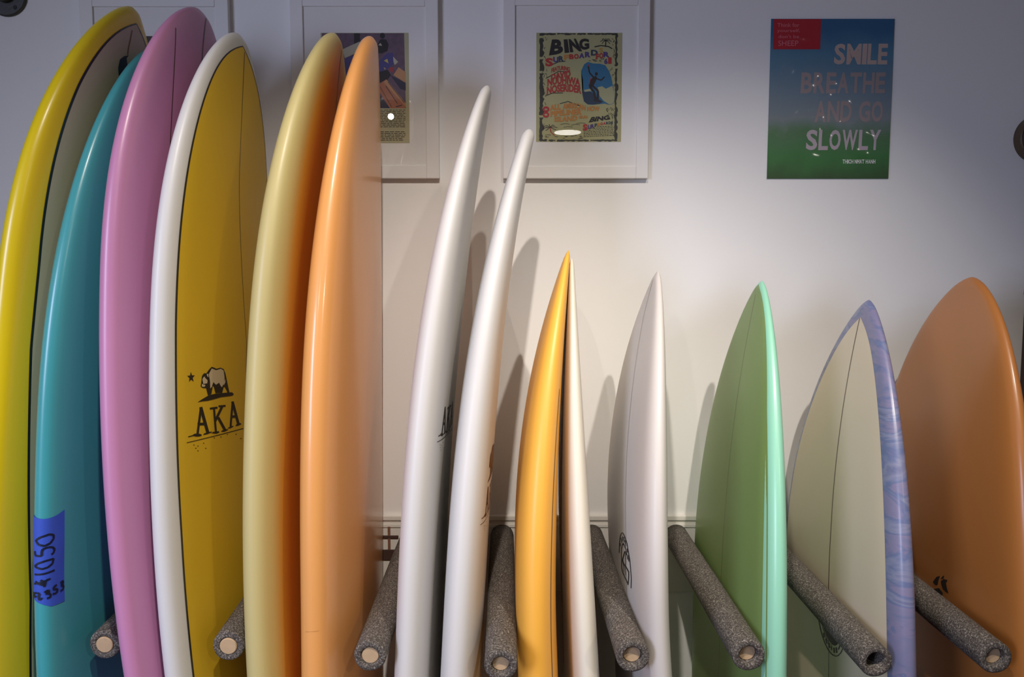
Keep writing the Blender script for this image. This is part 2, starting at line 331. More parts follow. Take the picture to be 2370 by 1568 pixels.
def hull(name, p, m, parent):
    rows = s_rows(p)
    verts, dist, faces = [], [], []
    n = None
    for s in rows:
        q = quarter(p, s)
        w = wid(p, s)
        ring = []
        for v in reversed(q[1:]):
            ring.append((v, True))
        for v in q:
            ring.append((-v, True))
        for v in reversed(q[:-1]):
            ring.append((-v, False))
        for v in q[1:-1]:
            ring.append((v, False))
        n = len(ring)
        for v, dk in ring:
            verts.append(surf(p, s, v, dk))
            dist.append(w * (1 - abs(v)) * (1 if dk else -1))
    tipi = len(verts)
    verts.append(surf(p, 0.0, 0.0))
    dist.append(0)
    fl = p['sd'] < 0
    for i in range(len(rows) - 1):
        for j in range(n):
            a, b = i * n + j, i * n + (j + 1) % n
            c, d = a + n, b + n
            faces.append((a, b, d, c) if fl else (a, c, d, b))
    for j in range(n):
        a, b = j, (j + 1) % n
        faces.append((tipi, b, a) if fl else (tipi, a, b))
    base = (len(rows) - 1) * n
    cap = tuple(base + j for j in range(n))
    faces.append(cap if fl else tuple(reversed(cap)))
    o = mesh_obj(name, verts, faces, m, parent, smooth=True)
    at = o.data.attributes.new('rail_distance', 'FLOAT', 'POINT')
    at.data.foreach_set('value', dist)
    return o


def patch(name, p, m, parent, vlo, vhi, s0, s1, off, deck=True, cols=28, extra=None):
    """sheet of cloth/paint lying on the board between vlo(s) and vhi(s)"""
    rows = [s0] + [s for s in s_rows(p) if s0 + 0.002 < s < s1 - 0.002] + [s1]
    verts, faces = [], []
    ranges = [(vlo, vhi)] + (extra or [])
    for lo, hi in ranges:
        b0 = len(verts)
        for s in rows:
            a, b = lo(s), hi(s)
            for j in range(cols + 1):
                verts.append(surf_off(p, s, a + (b - a) * j / cols, off, deck))
        n = cols + 1
        for i in range(len(rows) - 1):
            for j in range(cols):
                q = (b0 + i * n + j, b0 + i * n + j + 1, b0 + (i + 1) * n + j + 1, b0 + (i + 1) * n + j)
                faces.append(q if (p['sd'] < 0) == deck else tuple(reversed(q)))
    return mesh_obj(name, verts, faces, m, parent, smooth=True)


def stringer(name, p, m, parent, yfun, half, s0, s1, off=0.0006):
    return patch(name, p, m, parent, lambda s: (yfun(s) - half) / wid(p, s), lambda s: (yfun(s) + half) / wid(p, s),
                 s0, s1, off, cols=2)


def inlay_v(p, inset, s0):
    def f(s):
        w = wid(p, s)
        w0 = wid(p, s0)
        ins = inset(s) + (w0 - inset(s)) * math.exp(-(s - s0) / 0.03)
        return max(0.0, 1 - ins / w)
    return f


def decal(name, p, m, parent, polys, off=0.0009, maxlen=0.012):
    bm = bmesh.new()
    for q in polys:
        vs = [bm.verts.new((s, y, 0)) for s, y in q]
        try:
            bm.faces.new(vs)
        except ValueError:
            pass
    bmesh.ops.triangulate(bm, faces=bm.faces[:])
    for _ in range(4):
        es = [e for e in bm.edges if e.calc_length() > maxlen]
        if not es:
            break
        bmesh.ops.subdivide_edges(bm, edges=es, cuts=1)
        bmesh.ops.triangulate(bm, faces=[f for f in bm.faces if len(f.verts) > 3])
    for v in bm.verts:
        s, y = v.co.x, v.co.y
        v.co = surf_off(p, s, max(-0.99, min(0.99, y / wid(p, s))), off)
    bmesh.ops.recalc_face_normals(bm, faces=bm.faces[:])
    return bm_obj(name, bm, m, parent)


def shift(polys, ds, dy):
    return [[(s + ds, y + dy) for s, y in q] for q in polys]


def board_mat(name, color, rough=0.48, coat=0.15, coat_rough=0.3, vary=0.03):
    return mat(name, color, rough, coat=coat, coat_rough=coat_rough, vary=vary, vary_scale=5.0)


def start(key, label):
    p = dict(BOARDS[key])
    p['sv'] = SVIS[key]
    o = empty('surfboard', (xcen(p, p['zt']), -p['yc'], 0.0))
    tag(o, label, 'surfboard', 'surfboards standing in the peg rack')
    return p, o


M_ink = mat('black_print_ink', rgb(38, 34, 32), 0.45)
M_pin = mat('black_pinline', rgb(28, 25, 24), 0.35, coat=0.4)
M_string = mat('dark_wood_stringer', rgb(70, 50, 34), 0.4, coat=0.4, vary=0.2, vary_scale=30)
M_string_l = mat('pale_wood_stringer', rgb(150, 128, 96), 0.4, coat=0.4, vary=0.2, vary_scale=30)

# 1 yellow rails, beige deck
p, o = start('yellow', 'glossy longboard with wide bright yellow rails and beige deck, leftmost in the rack')
hull('board_body', p, board_mat('yellow_resin', rgb(242, 212, 18), 0.36, 0.5, 0.24), o)
ins = lambda s: 0.034 + 0.016 * min(1, max(0, (s - 0.2) / 0.35)) + 0.035 * min(1, max(0, (s - 0.7) / 0.5))
vf = inlay_v(p, ins, 0.036)
patch('deck_overlay', p, board_mat('beige_deck', rgb(196, 186, 156), 0.5, 0.1), o, lambda s: -vf(s), vf, 0.036, p['zt'] - 0.25, 0.0004)
pw = 0.0032
patch('pinline', p, M_pin, o, lambda s: vf(s) - pw / wid(p, s), lambda s: vf(s) + pw / wid(p, s), 0.036, p['zt'] - 0.25, 0.0008, cols=2,
      extra=[(lambda s: -vf(s) - pw / wid(p, s), lambda s: -vf(s) + pw / wid(p, s))])
decal('wave_emblem', p, mat('navy_print', rgb(42, 58, 78), 0.4), o, DECALS['yellow_emblem'])
decal('emblem_stem', p, mat('rust_print', rgb(128, 84, 54), 0.4), o, DECALS['yellow_line'])

# 2 teal
p, o = start('teal', 'glossy teal longboard with a blue price tape wrapped on its rail')
hull('board_body', p, board_mat('teal_resin', rgb(66, 160, 166), 0.36, 0.5, 0.24, 0.05), o)
vt = inlay_v(p, lambda s: 0.03, 0.05)
patch('pinline', p, mat('dark_teal_line', rgb(30, 84, 92), 0.3, coat=0.5), o, lambda s: vt(s) - 0.002 / wid(p, s), lambda s: vt(s) + 0.002 / wid(p, s), 0.05, 0.11, 0.0007, cols=2,
      extra=[(lambda s: -vt(s) - 0.002 / wid(p, s), lambda s: -vt(s) + 0.002 / wid(p, s))])
TEAL = (p, o)

# 3 pink
p, o = start('pink', 'round-nosed pink longboard with two dark stringers')
hull('board_body', p, board_mat('pink_resin', rgb(196, 132, 172), 0.40, 0.35, 0.28, 0.04), o)
stringer('stringer', p, M_string, o, lambda s: 0.0 - 0.02 * math.exp(-s / 0.05), 0.0022, 0.014, p['zt'] - 0.1)
stringer('stringer', p, M_string, o, lambda s: 0.118 + 0.012 * min(1, s / 0.3), 0.0016, 0.075, p['zt'] - 0.2)

# 4 white rails, golden deck
p, o = start('gold', 'longboard with white rails, golden-yellow deck and a printed bear logo')
hull('board_body', p, board_mat('white_rail_resin', rgb(212, 210, 207), 0.48, 0.15), o)
vf4 = inlay_v(p, lambda s: 0.026 + 0.008 * min(1, max(0, (s - 0.6) / 0.4)), 0.026)
patch('deck_overlay', p, board_mat('golden_deck', rgb(222, 182, 40), 0.5, 0.12, 0.3), o, lambda s: -vf4(s), vf4, 0.026, p['zt'] - 0.25, 0.0004)
pw = 0.0026
patch('pinline', p, M_pin, o, lambda s: vf4(s) - pw / wid(p, s), lambda s: vf4(s) + pw / wid(p, s), 0.026, p['zt'] - 0.25, 0.0008, cols=2,
      extra=[(lambda s: -vf4(s) - pw / wid(p, s), lambda s: -vf4(s) + pw / wid(p, s))])
stringer('stringer', p, M_string, o, lambda s: -0.012 - 0.075 * max(0, (s - 0.3) / 0.35) ** 1.3 if s < 0.66 else -0.09, 0.0016, 0.035, p['zt'] - 0.3, 0.0007)
decal('logo_lettering', p, M_ink, o, DECALS['gold_lettering'])
decal('logo_star', p, M_ink, o, DECALS['gold_star'])
b = decal('logo_bear', p, M_ink, o, DECALS['gold_bear'])
decal('bear_fur', p, mat('pale_bear_print', rgb(206, 190, 160), 0.45), b, DECALS['gold_bear_fur'], 0.0013)

# 5 tan rails fading into an orange deck
p, o = start('tan', 'longboard with tan rails fading into a burnt-orange deck')
m = board_mat('tan_orange_fade', rgb(200, 180, 110), 0.48, 0.15, 0.3)
nt = m.node_tree
at = nt.nodes.new('ShaderNodeAttribute')
at.attribute_name = 'rail_distance'
rp = ramp_node(nt, [(0.0, rgb(198, 182, 122)), (0.030, rgb(198, 180, 112)), (0.065, rgb(208, 150, 50)), (0.11, rgb(198, 112, 26)), (1.0, rgb(190, 100, 24))])
nt.links.new(at.outputs['Fac'], rp.inputs['Fac'])
nt.links.new(rp.outputs['Color'], nt.nodes['Principled BSDF'].inputs['Base Color'])
hull('board_body', p, m, o)
stringer('stringer', p, M_string, o, lambda s: -0.028 * math.exp(-s / 0.06), 0.0016, 0.03, p['zt'] - 0.1)

# 6 peach
p, o = start('peach', 'glossy peach-orange longboard with a plain deck, beside the tan board')
hull('board_body', p, board_mat('peach_resin', rgb(232, 162, 90), 0.42, 0.6, 0.16), o)

PEACH = (p, o)

# 7 white A
p, o = start('whiteA', 'white longboard with black block lettering on its deck')
M_whiteb = board_mat('white_foam_glass', rgb(210, 207, 203), 0.5, 0.1, 0.3, 0.01)
hull('board_body', p, M_whiteb, o)
decal('logo_lettering', p, M_ink, o, shift(DECALS['gold_lettering'], -0.105, -0.01), 0.0008)

# 8 white B
p, o = start('whiteB', 'white longboard with a brown printed logo, nose over the framed poster')
hull('board_body', p, M_whiteb, o)
M_brownp = mat('brown_print', rgb(104, 66, 34), 0.45)
decal('logo_lettering', p, M_brownp, o, shift(DECALS['gold_lettering'], -0.035, 0.0), 0.0008)
decal('logo_bear', p, M_brownp, o, shift(DECALS['gold_bear'], -0.035, 0.0), 0.0008)

# 9 orange
p, o = start('orange', 'narrow orange-yellow shortboard with a thin dark lap line')
hull('board_body', p, board_mat('orange_resin', rgb(244, 178, 68), 0.48, 0.15), o)
patch('lap_line', p, M_string, o, lambda s: 1 - 0.027 / wid(p, s), lambda s: 1 - 0.024 / wid(p, s), 0.28, p['zt'] - 0.2, 0.0006, cols=2)

# 10 cream
BOARDS['cream']['x0'] -= 0.006
p, o = start('cream', 'cream shortboard pressed against the orange one, shaded far side painted dark')
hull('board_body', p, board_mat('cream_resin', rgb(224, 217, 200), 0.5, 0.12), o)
patch('deck_overlay', p, board_mat('deck_shade_grey', rgb(82, 76, 74), 0.4, 0.5), o, lambda s: -0.9, lambda s: 0.18 * min(1, max(0, (s - 0.22) / 0.1)) - 0.9 * (1 - min(1, max(0, (s - 0.22) / 0.1))), 0.24, p['zt'] - 0.2, 0.0004)  # dark grey sheet paints the shade over the far part of the deck

# 11 grey white
p, o = start('grey', 'off-white shortboard with an oval mountain logo and thin stringer')
hull('board_body', p, board_mat('off_white_resin', rgb(206, 200, 194), 0.5, 0.12, 0.3, 0.01), o)
stringer('stringer', p, M_string_l, o, lambda s: 0.0 + 0.11 * max(0, s - 0.1) / 0.44 if s < 0.54 else 0.11, 0.0012, 0.02, p['zt'] - 0.1)
decal('logo_lettering', p, M_ink, o, DECALS['grey_lettering'], 0.0008)

# 12 green
p, o = start('green', 'sage green shortboard with glossy mint rails')
hull('board_body', p, board_mat('mint_resin', rgb(150, 214, 184), 0.38, 0.4, 0.22), o)
vf12 = inlay_v(p, lambda s: 0.004 + 0.011 * min(1, s / 0.25), 0.008)
patch('deck_overlay', p, board_mat('sage_deck', rgb(124, 152, 84), 0.48, 0.15, 0.25, 0.06), o, lambda s: -vf12(s), vf12, 0.008, p['zt'] - 0.2, 0.0004)
stringer('stringer', p, mat('olive_stringer', rgb(96, 104, 52), 0.4, coat=0.3), o, lambda s: 0.0 + 0.02 * min(1, s / 0.5), 0.0012, 0.03, p['zt'] - 0.2)

# 13 blue rails, beige deck
p, o = start('blue', 'pointed fish board with marbled lavender-blue rails and beige deck')
m = board_mat('marbled_blue_resin', rgb(140, 140, 190), 0.4, 0.35, 0.22)
nt = m.node_tree
tc = nt.nodes.new('ShaderNodeTexCoord')
mp = nt.nodes.new('ShaderNodeMapping')
mp.inputs['Scale'].default_value = (3, 3, 10)
nz = nt.nodes.new('ShaderNodeTexNoise')
nz.inputs['Scale'].default_value = 1.6
nz.inputs['Detail'].default_value = 5
nz.inputs['Distortion'].default_value = 1.6
rp = ramp_node(nt, [(0.28, rgb(88, 98, 142)), (0.38, rgb(120, 124, 158)), (0.48, rgb(134, 128, 160)), (0.53, rgb(104, 116, 156)), (0.60, rgb(138, 140, 168)), (0.72, rgb(92, 100, 142))])
nt.links.new(tc.outputs['Object'], mp.inputs['Vector'])
nt.links.new(mp.outputs['Vector'], nz.inputs['Vector'])
nt.links.new(nz.outputs['Fac'], rp.inputs['Fac'])
nt.links.new(rp.outputs['Color'], nt.nodes['Principled BSDF'].inputs['Base Color'])
hull('board_body', p, m, o)
vf13 = inlay_v(p, lambda s: 0.036, 0.038)
patch('deck_overlay', p, board_mat('pale_beige_deck', rgb(224, 206, 180), 0.5, 0.1), o, lambda s: -vf13(s), vf13, 0.038, p['zt'] - 0.2, 0.0004)
stringer('stringer', p, M_string, o, lambda s: -0.004 + 0.024 * min(1, s / 0.5), 0.0017, 0.04, p['zt'] - 0.2, 0.0007)
decal('logo_lettering', p, M_ink, o, DECALS['blue_lettering'], 0.0011)

# 14 brown orange
p, o = start('brown', 'wide caramel-orange fish board, rightmost in the rack')
hull('board_body', p, board_mat('caramel_resin', rgb(188, 120, 58), 0.4, 0.4, 0.2, 0.05), o)
decal('logo_lettering', p, M_ink, o, DECALS['brown_lettering'], 0.0008)

# ------------------------------------------------------------------ lettering helper
_glyphs = {}


def glyphs(text, bold=0.0):
    key = (text, bold)
    if key not in _glyphs:
        cu = bpy.data.curves.new('tmp_text', 'FONT')
        cu.body = text
        cu.offset = bold
        cu.resolution_u = 3
        ob = bpy.data.objects.new('tmp_text', cu)
        col.objects.link(ob)
        bpy.context.view_layer.update()
        dg = bpy.context.evaluated_depsgraph_get()
        me = bpy.data.meshes.new_from_object(ob.evaluated_get(dg))
        vs = [(v.co.x, v.co.y) for v in me.vertices]
        fs = [tuple(f.vertices) for f in me.polygons]
        bpy.data.meshes.remove(me)
        bpy.data.objects.remove(ob)
        bpy.data.curves.remove(cu)
        xs = [v[0] for v in vs]
        ys = [v[1] for v in vs]
        x0, x1, y0, y1 = min(xs), max(xs), min(ys), max(ys)
        vs = [((x - x0) / max(1e-6, x1 - x0), (y - y0) / max(1e-6, y1 - y0)) for x, y in vs]
        _glyphs[key] = (vs, fs)
    return _glyphs[key]


class Print:
    """flat print collected in page units, later laid on a page"""

    def __init__(self):
        self.v, self.f, self.m = [], [], []
        self.mats = []

    def mi(self, m):
        if m not in self.mats:
            self.mats.append(m)
        return self.mats.index(m)

    def quad_text(self, text, bl, br, tr, tl, m, bold=0.02, arch=0.0):
        vs, fs = glyphs(text, bold)
        b = len(self.v)
        for x, y in vs:
            px = (bl[0] * (1 - x) + br[0] * x) * (1 - y) + (tl[0] * (1 - x) + tr[0] * x) * y
            py = (bl[1] * (1 - x) + br[1] * x) * (1 - y) + (tl[1] * (1 - x) + tr[1] * x) * y
            py -= arch * 4 * x * (1 - x)
            self.v.append((px, py))
        for f in fs:
            self.f.append(tuple(b + i for i in f))
            self.m.append(self.mi(m))

    def text(self, text, x0, x1, ytop, ybot, m, bold=0.02, arch=0.0, slope=0.0):
        self.quad_text(text, (x0, ybot), (x1, ybot + slope), (x1, ytop + slope), (x0, ytop), m, bold, arch)

    def poly(self, pts, m):
        b = len(self.v)
        self.v += [tuple(q) for q in pts]
        self.f.append(tuple(range(b, b + len(pts))))
        self.m.append(self.mi(m))

    def line(self, pts, w, m):
        for a, c in zip(pts[:-1], pts[1:]):
            dx, dy = c[0] - a[0], c[1] - a[1]
            L = math.hypot(dx, dy) or 1
            nx, ny = -dy / L * w / 2, dx / L * w / 2
            self.poly([(a[0] + nx, a[1] + ny), (a[0] - nx, a[1] - ny), (c[0] - nx, c[1] - ny), (c[0] + nx, c[1] + ny)], m)

    def disc(self, c, rx, ry, m, n=12):
        self.poly([(c[0] + rx * math.cos(2 * math.pi * i / n), c[1] + ry * math.sin(2 * math.pi * i / n)) for i in range(n)], m)

    def build(self, name, parent, place, step=0.00006):
        """place(px, py, lift) -> world; later shapes lie on top of earlier ones"""
        vv = [None] * len(self.v)
        n = max(1, len(self.f))
        for k, f in enumerate(self.f):
            lift = step * self.layer(k, n)
            for i in f:
                vv[i] = place(self.v[i][0], self.v[i][1], lift)
        bm = bmesh.new()
        bv = [bm.verts.new(q) for q in vv]
        for f, mi in zip(self.f, self.m):
            try:
                fc = bm.faces.new([bv[i] for i in f])
                fc.material_index = mi
            except ValueError:
                pass
        bmesh.ops.triangulate(bm, faces=[f for f in bm.faces if len(f.verts) > 4])
        for f in bm.faces:
            f.normal_update()
            if f.normal.y > 0:
                f.normal_flip()
        return bm_obj(name, bm, self.mats, parent)

    def layer(self, k, n):
        return 1 + 8.0 * k / n


def ink(name, r, g, b):
    return mat(name, rgb(r, g, b), 0.6)


# ------------------------------------------------------------------ price tape on the teal board
p, o = TEAL
M_tape = mat('blue_masking_tape', rgb(52, 84, 190), 0.65, bump=0.15, bump_scale=500, vary=0.06, vary_scale=20)


def rail_arc(p, s):
    """arc-length table round the room-side rail; 0 at the rail apex, + on the deck"""
    tab = []
    q = [0.72 + 0.28 * (i / 60.0) ** 0.45 for i in range(61)]
    q[-1] = 1.0
    pts = [(v, False) for v in q] + [(v, True) for v in reversed(q[:-1])]
    pos = [surf(p, s, v, d) for v, d in pts]
    acc = [0.0]
    for a, b2 in zip(pos[:-1], pos[1:]):
        acc.append(acc[-1] + (b2 - a).length)
    z = acc[60]
    return [a - z for a in acc], pos


def on_rail(p, s, a, off):
    acc, pos = rail_arc(p, s)
    for i in range(len(acc) - 1):
        if acc[i + 1] >= a:
            break
    f = (a - acc[i]) / max(1e-9, acc[i + 1] - acc[i])
    c = pos[i].lerp(pos[i + 1], f)
    tdir = (pos[i + 1] - pos[i]).normalized()
    n = tdir.cross(Vector((0, 0, 1)))
    cen = Vector((xcen(p, s), -p['yc'], c.z))
    if n.dot(c - cen) < 0:
        n = -n
    n.normalize()
    return c + n * off


A0, A1, T0, T1 = -0.022, 0.047, 0.925, 1.105
tv, tf = [], []
nr, nc = 24, 22
for i in range(nr + 1):
    for j in range(nc + 1):
        a = A0 + (A1 - A0) * j / nc
        u = i / nr
        top = T0 + 0.008 * math.sin(3.1 * j / nc)
        bot = T1 - 0.022 * max(0, 1 - j / nc / 0.6)
        tv.append(on_rail(p, top + (bot - top) * u, a, 0.0010 + 0.0003 * math.sin(9 * u + 5 * j / nc)))
for i in range(nr):
    for j in range(nc):
        a = i * (nc + 1) + j
        tf.append((a, a + nc + 1, a + nc + 2, a + 1))
tape = mesh_obj('price_tape', tv, tf, M_tape, o, smooth=True)
tape['label'] = 'blue masking tape with a handwritten price'
pr = Print()
M_marker = mat('black_marker', rgb(14, 22, 42), 0.5)
# page units: x = photo-like across the tape 0..100, y = down the tape 0..240
hand = [
    [(28, 76), (30, 72), (38, 66), (52, 62), (60, 66), (60, 74), (54, 82), (44, 86), (34, 82), (30, 76)],
    [(26, 97), (27, 106), (32, 107), (40, 107), (40, 98), (42, 92), (50, 90), (58, 92), (62, 98), (60, 105), (56, 108)],
    [(26, 130), (34, 123), (46, 119), (60, 118), (58, 128), (50, 134), (40, 136), (30, 132), (26, 130)],
    [(26, 148), (44, 147), (62, 144)],
    [(24, 169), (40, 165), (54, 160)], [(28, 163), (34, 168), (44, 172)], [(38, 160), (46, 166), (44, 176)], [(50, 160), (40, 170)],
    [(22, 188), (24, 200)], [(20, 192), (30, 188)], [(24, 198), (30, 196)],
    [(31, 188), (36, 190), (34, 198), (36, 204), (40, 199)],
    [(44, 188), (50, 184), (52, 190), (46, 191), (54, 194), (54, 201), (48, 202)],
    [(66, 178), (60, 181), (60, 187), (66, 187), (68, 193), (62, 197), (58, 195)],
    [(74, 178), (80, 175), (81, 182), (75, 184), (82, 187), (81, 194), (74, 196)],
]
for st in hand:
    fine = [st[0]]
    for a, c in zip(st[:-1], st[1:]):
        n = max(1, int(math.hypot(c[0] - a[0], c[1] - a[1]) / 2.5))
        fine += [(a[0] + (c[0] - a[0]) * k / n, a[1] + (c[1] - a[1]) * k / n) for k in range(1, n + 1)]
    pr.line(fine, 4.2, M_marker)


def tape_place(x, y, lift):
    a = -0.012 + (x - 22) / 60.0 * 0.056
    s = T0 + (y - 18) / 205.0 * (T1 - T0)
    return on_rail(p, s, a, 0.0018 + lift)


hw = pr.build('price_writing', tape, tape_place)
pr = Print()
pr.line([(i * 2.0, 2.0 * math.sin(i * 0.5)) for i in range(9)], 0.9, M_marker)
pp, po = PEACH
pr.build('scratch', po, lambda x, y, l: on_rail(pp, 1.155 - (x * 0.0002 + y * 0.0003), -0.014 + x * 0.0016, 0.0006 + l))

# ------------------------------------------------------------------ peg rack
M_foam = bpy.data.materials.new('grey_speckled_foam')
M_foam.use_nodes = True
nt = M_foam.node_tree
b = nt.nodes['Principled BSDF']
b.inputs['Roughness'].default_value = 0.85
tc = nt.nodes.new('ShaderNodeTexCoord')
nz = nt.nodes.new('ShaderNodeTexNoise')
nz.inputs['Scale'].default_value = 330
nz.inputs['Detail'].default_value = 2
rp = ramp_node(nt, [(0.36, rgb(56, 50, 46)), (0.50, rgb(84, 77, 71)), (0.60, rgb(106, 99, 92)), (0.70, rgb(150, 143, 134))])
nt.links.new(tc.outputs['Object'], nz.inputs['Vector'])
nt.links.new(nz.outputs['Fac'], rp.inputs['Fac'])
nt.links.new(rp.outputs['Color'], b.inputs['Base Color'])
bp = nt.nodes.new('ShaderNodeBump')
bp.inputs['Strength'].default_value = 0.5
bp.inputs['Distance'].default_value = 0.002
nt.links.new(nz.outputs['Fac'], bp.inputs['Height'])
nt.links.new(bp.outputs['Normal'], b.inputs['Normal'])

M_dowel = mat('pale_dowel_wood', rgb(184, 156, 122), 0.7, vary=0.15, vary_scale=60)
M_rail = mat('white_rack_paint', rgb(222, 218, 210), 0.5, vary=0.03, vary_scale=6)

rail = empty('peg_rail', (0, 0, 0.86))
tag(rail, 'white painted wall rail holding the padded pegs', 'rail')
box('backboard', -1.6, 1.6, -0.008, -0.0002, 0.76, 0.953, M_rail, rail, 0.002)
box('cap_moulding', -1.6, 1.6, -0.0115, -0.0002, 0.953, 0.968, M_rail, rail, 0.003)
box('lower_bead', -1.6, 1.6, -0.0105, -0.008, 0.935, 0.945, M_rail, rail, 0.0015)

PEGS = [
    ((-0.800, 0.905), (-0.805, -0.520, 0.868), 0.0, 'grey foam peg between the teal and pink boards'),
    ((-0.560, 0.905), (-0.553, -0.540, 0.875), 0.0, 'grey foam peg between the golden and tan boards'),
    ((-0.262, 0.910), (-0.268, -0.590, 0.880), 0.004, 'grey foam peg between the peach and lettered white boards'),
    ((-0.026, 0.913), (-0.021, -0.620, 0.877), 0.012, 'grey foam peg between the white and orange boards'),
    ((0.208, 0.913), (0.220, -0.640, 0.905), 0.012, 'grey foam peg between the cream and off-white boards'),
    ((0.430, 0.913), (0.437, -0.620, 0.897), 0.014, 'grey foam peg beside the sage green board'),
    ((0.655, 0.908), (0.672, -0.620, 0.885), 0.080, 'grey foam peg with an empty dark bore, crossing the beige fish deck'),
    ((0.880, 0.908), (0.893, -0.620, 0.892), 0.012, 'grey foam peg crossing the caramel fish board, rightmost peg'),
]


def tube(name, a, b2, ro, ri, m, parent, seg=40, rings=10, cap=True):
    """pipe-insulation sleeve: outer wall, inner bore, rounded front lip"""
    ax = (b2 - a).normalized()
    e1 = ax.cross(Vector((0, 0, 1))).normalized()
    e2 = ax.cross(e1)
    L = (b2 - a).length
    prof = [(0, ri), (0, ro)] + [(L * i / rings, ro) for i in range(1, rings)] + [(L - 0.004, ro), (L - 0.0012, ro - 0.001), (L, ro - 0.004), (L, ri + 0.003), (L - 0.002, ri), (L * 0.4, ri)]
    vs, fs = [], []
    for (d, r) in prof:
        for j in range(seg):
            th = 2 * math.pi * j / seg
            rr = r * (1 + 0.012 * math.sin(3 * th + d * 9) + 0.008 * math.sin(5 * th - d * 17))
            vs.append(a + ax * d + (e1 * math.cos(th) + e2 * math.sin(th)) * rr)
    for i in range(len(prof) - 1):
        for j in range(seg):
            j2 = (j + 1) % seg
            fs.append((i * seg + j, i * seg + j2, (i + 1) * seg + j2, (i + 1) * seg + j))
    if ri == 0:
        pass
    ob = mesh_obj(name, vs, fs, m, parent, smooth=True)
    bm = bmesh.new()
    bm.from_mesh(ob.data)
    bmesh.ops.recalc_face_normals(bm, faces=bm.faces[:])
    bm.to_mesh(ob.data)
    bm.free()
    return ob


def rod(name, a, b2, r, m, parent, seg=28):
    ax = (b2 - a).normalized()
    e1 = ax.cross(Vector((0, 0, 1))).normalized()
    e2 = ax.cross(e1)
    vs, fs = [], []
    L = (b2 - a).length
    for d, rr in ((0, r), (L - 0.0015, r), (L, r - 0.0015)):
        for j in range(seg):
            th = 2 * math.pi * j / seg
            vs.append(a + ax * d + (e1 * math.cos(th) + e2 * math.sin(th)) * rr)
    for i in range(2):
        for j in range(seg):
            j2 = (j + 1) % seg
            fs.append((i * seg + j, i * seg + j2, (i + 1) * seg + j2, (i + 1) * seg + j))
    fs.append(tuple(range(seg)))
    fs.append(tuple(2 * seg + j for j in range(seg)))
    ob = mesh_obj(name, vs, fs, m, parent)
    bm = bmesh.new()
    bm.from_mesh(ob.data)
    bmesh.ops.recalc_face_normals(bm, faces=bm.faces[:])
    bm.to_mesh(ob.data)
    bm.free()
    return ob


for (wx, wz), (ex, ey, ez), rec, lab in PEGS:
    a = Vector((wx, -0.0085, wz))
    e = Vector((ex, ey, ez))
    root = empty('padded_peg', a)
    tag(root, lab, 'peg', 'padded pegs of the rack')
    ax = (e - a).normalized()
    tube('foam_sleeve', a, e, 0.0305, 0.0172, M_foam, root)
    rod('dowel', a, e - ax * rec + ax * (0.001 if rec == 0 else 0), 0.0168, M_dowel, root)

# dark bars painted in for rail shadows, plus a strap, beside the peach board
M_brown = mat('dark_brown', rgb(72, 52, 46), 0.5, vary=0.1, vary_scale=30)
br = empty('rail_shadow_bars', (-0.32, -0.022, 0.9))
tag(br, 'dark brown bars painted as shadows, with a strap, on the white rail behind the peach board', 'shadow bars')
box('upper_shadow_bar', -0.350, -0.298, -0.0115, -0.0082, 0.906, 0.914, M_brown, br, 0.001)
box('lower_shadow_bar', -0.350, -0.298, -0.0118, -0.0082, 0.848, 0.876, M_brown, br, 0.001)
box('strap', -0.326, -0.319, -0.0110, -0.0082, 0.876, 0.938, mat('rust_strap', rgb(132, 92, 70), 0.5, vary=0.1), br, 0.001)

# ------------------------------------------------------------------ glass and film
def clear_film(name, rough, wav=0.0, wav_scale=18.0, ior=1.5):
    m = bpy.data.materials.new(name)
    m.use_nodes = True
    nt = m.node_tree
    for n in list(nt.nodes):
        if n.type != 'OUTPUT_MATERIAL':
            nt.nodes.remove(n)
    out = [n for n in nt.nodes if n.type == 'OUTPUT_MATERIAL'][0]
    tr = nt.nodes.new('ShaderNodeBsdfTransparent')
    tr.inputs['Color'].default_value = (1, 1, 1, 1)
    gl = nt.nodes.new('ShaderNodeBsdfGlossy')
    gl.inputs['Roughness'].default_value = rough
    fr = nt.nodes.new('ShaderNodeFresnel')
    geo = nt.nodes.new('ShaderNodeNewGeometry')
    io = nt.nodes.new('ShaderNodeMix')
    io.data_type = 'FLOAT'
    io.inputs[2].default_value = ior
    io.inputs[3].default_value = 1.0 / ior
    nt.links.new(geo.outputs['Backfacing'], io.inputs[0])
    nt.links.new(io.outputs[0], fr.inputs['IOR'])
    mx = nt.nodes.new('ShaderNodeMixShader')
    nt.links.new(fr.outputs['Fac'], mx.inputs['Fac'])
    nt.links.new(tr.outputs['BSDF'], mx.inputs[1])
    nt.links.new(gl.outputs['BSDF'], mx.inputs[2])
    nt.links.new(mx.outputs['Shader'], out.inputs['Surface'])
    if wav > 0:
        tc = nt.nodes.new('ShaderNodeTexCoord')
        nz = nt.nodes.new('ShaderNodeTexNoise')
        nz.inputs['Scale'].default_value = wav_scale
        nz.inputs['Detail'].default_value = 2
        nt.links.new(tc.outputs['Object'], nz.inputs['Vector'])
        bp = nt.nodes.new('ShaderNodeBump')
        bp.inputs['Strength'].default_value = wav
        bp.inputs['Distance'].default_value = 0.02
        nt.links.new(nz.outputs['Fac'], bp.inputs['Height'])
        for n in (gl, fr):
            nt.links.new(bp.outputs['Normal'], n.inputs['Normal'])
    return m


M_glass = clear_film('picture_glass', 0.0)
M_frame = mat('white_frame_lacquer', rgb(228, 225, 222), 0.55, vary=0.01)
M_mat = mat('white_mat_board', rgb(236, 233, 229), 0.85, bump=0.05, bump_scale=600)


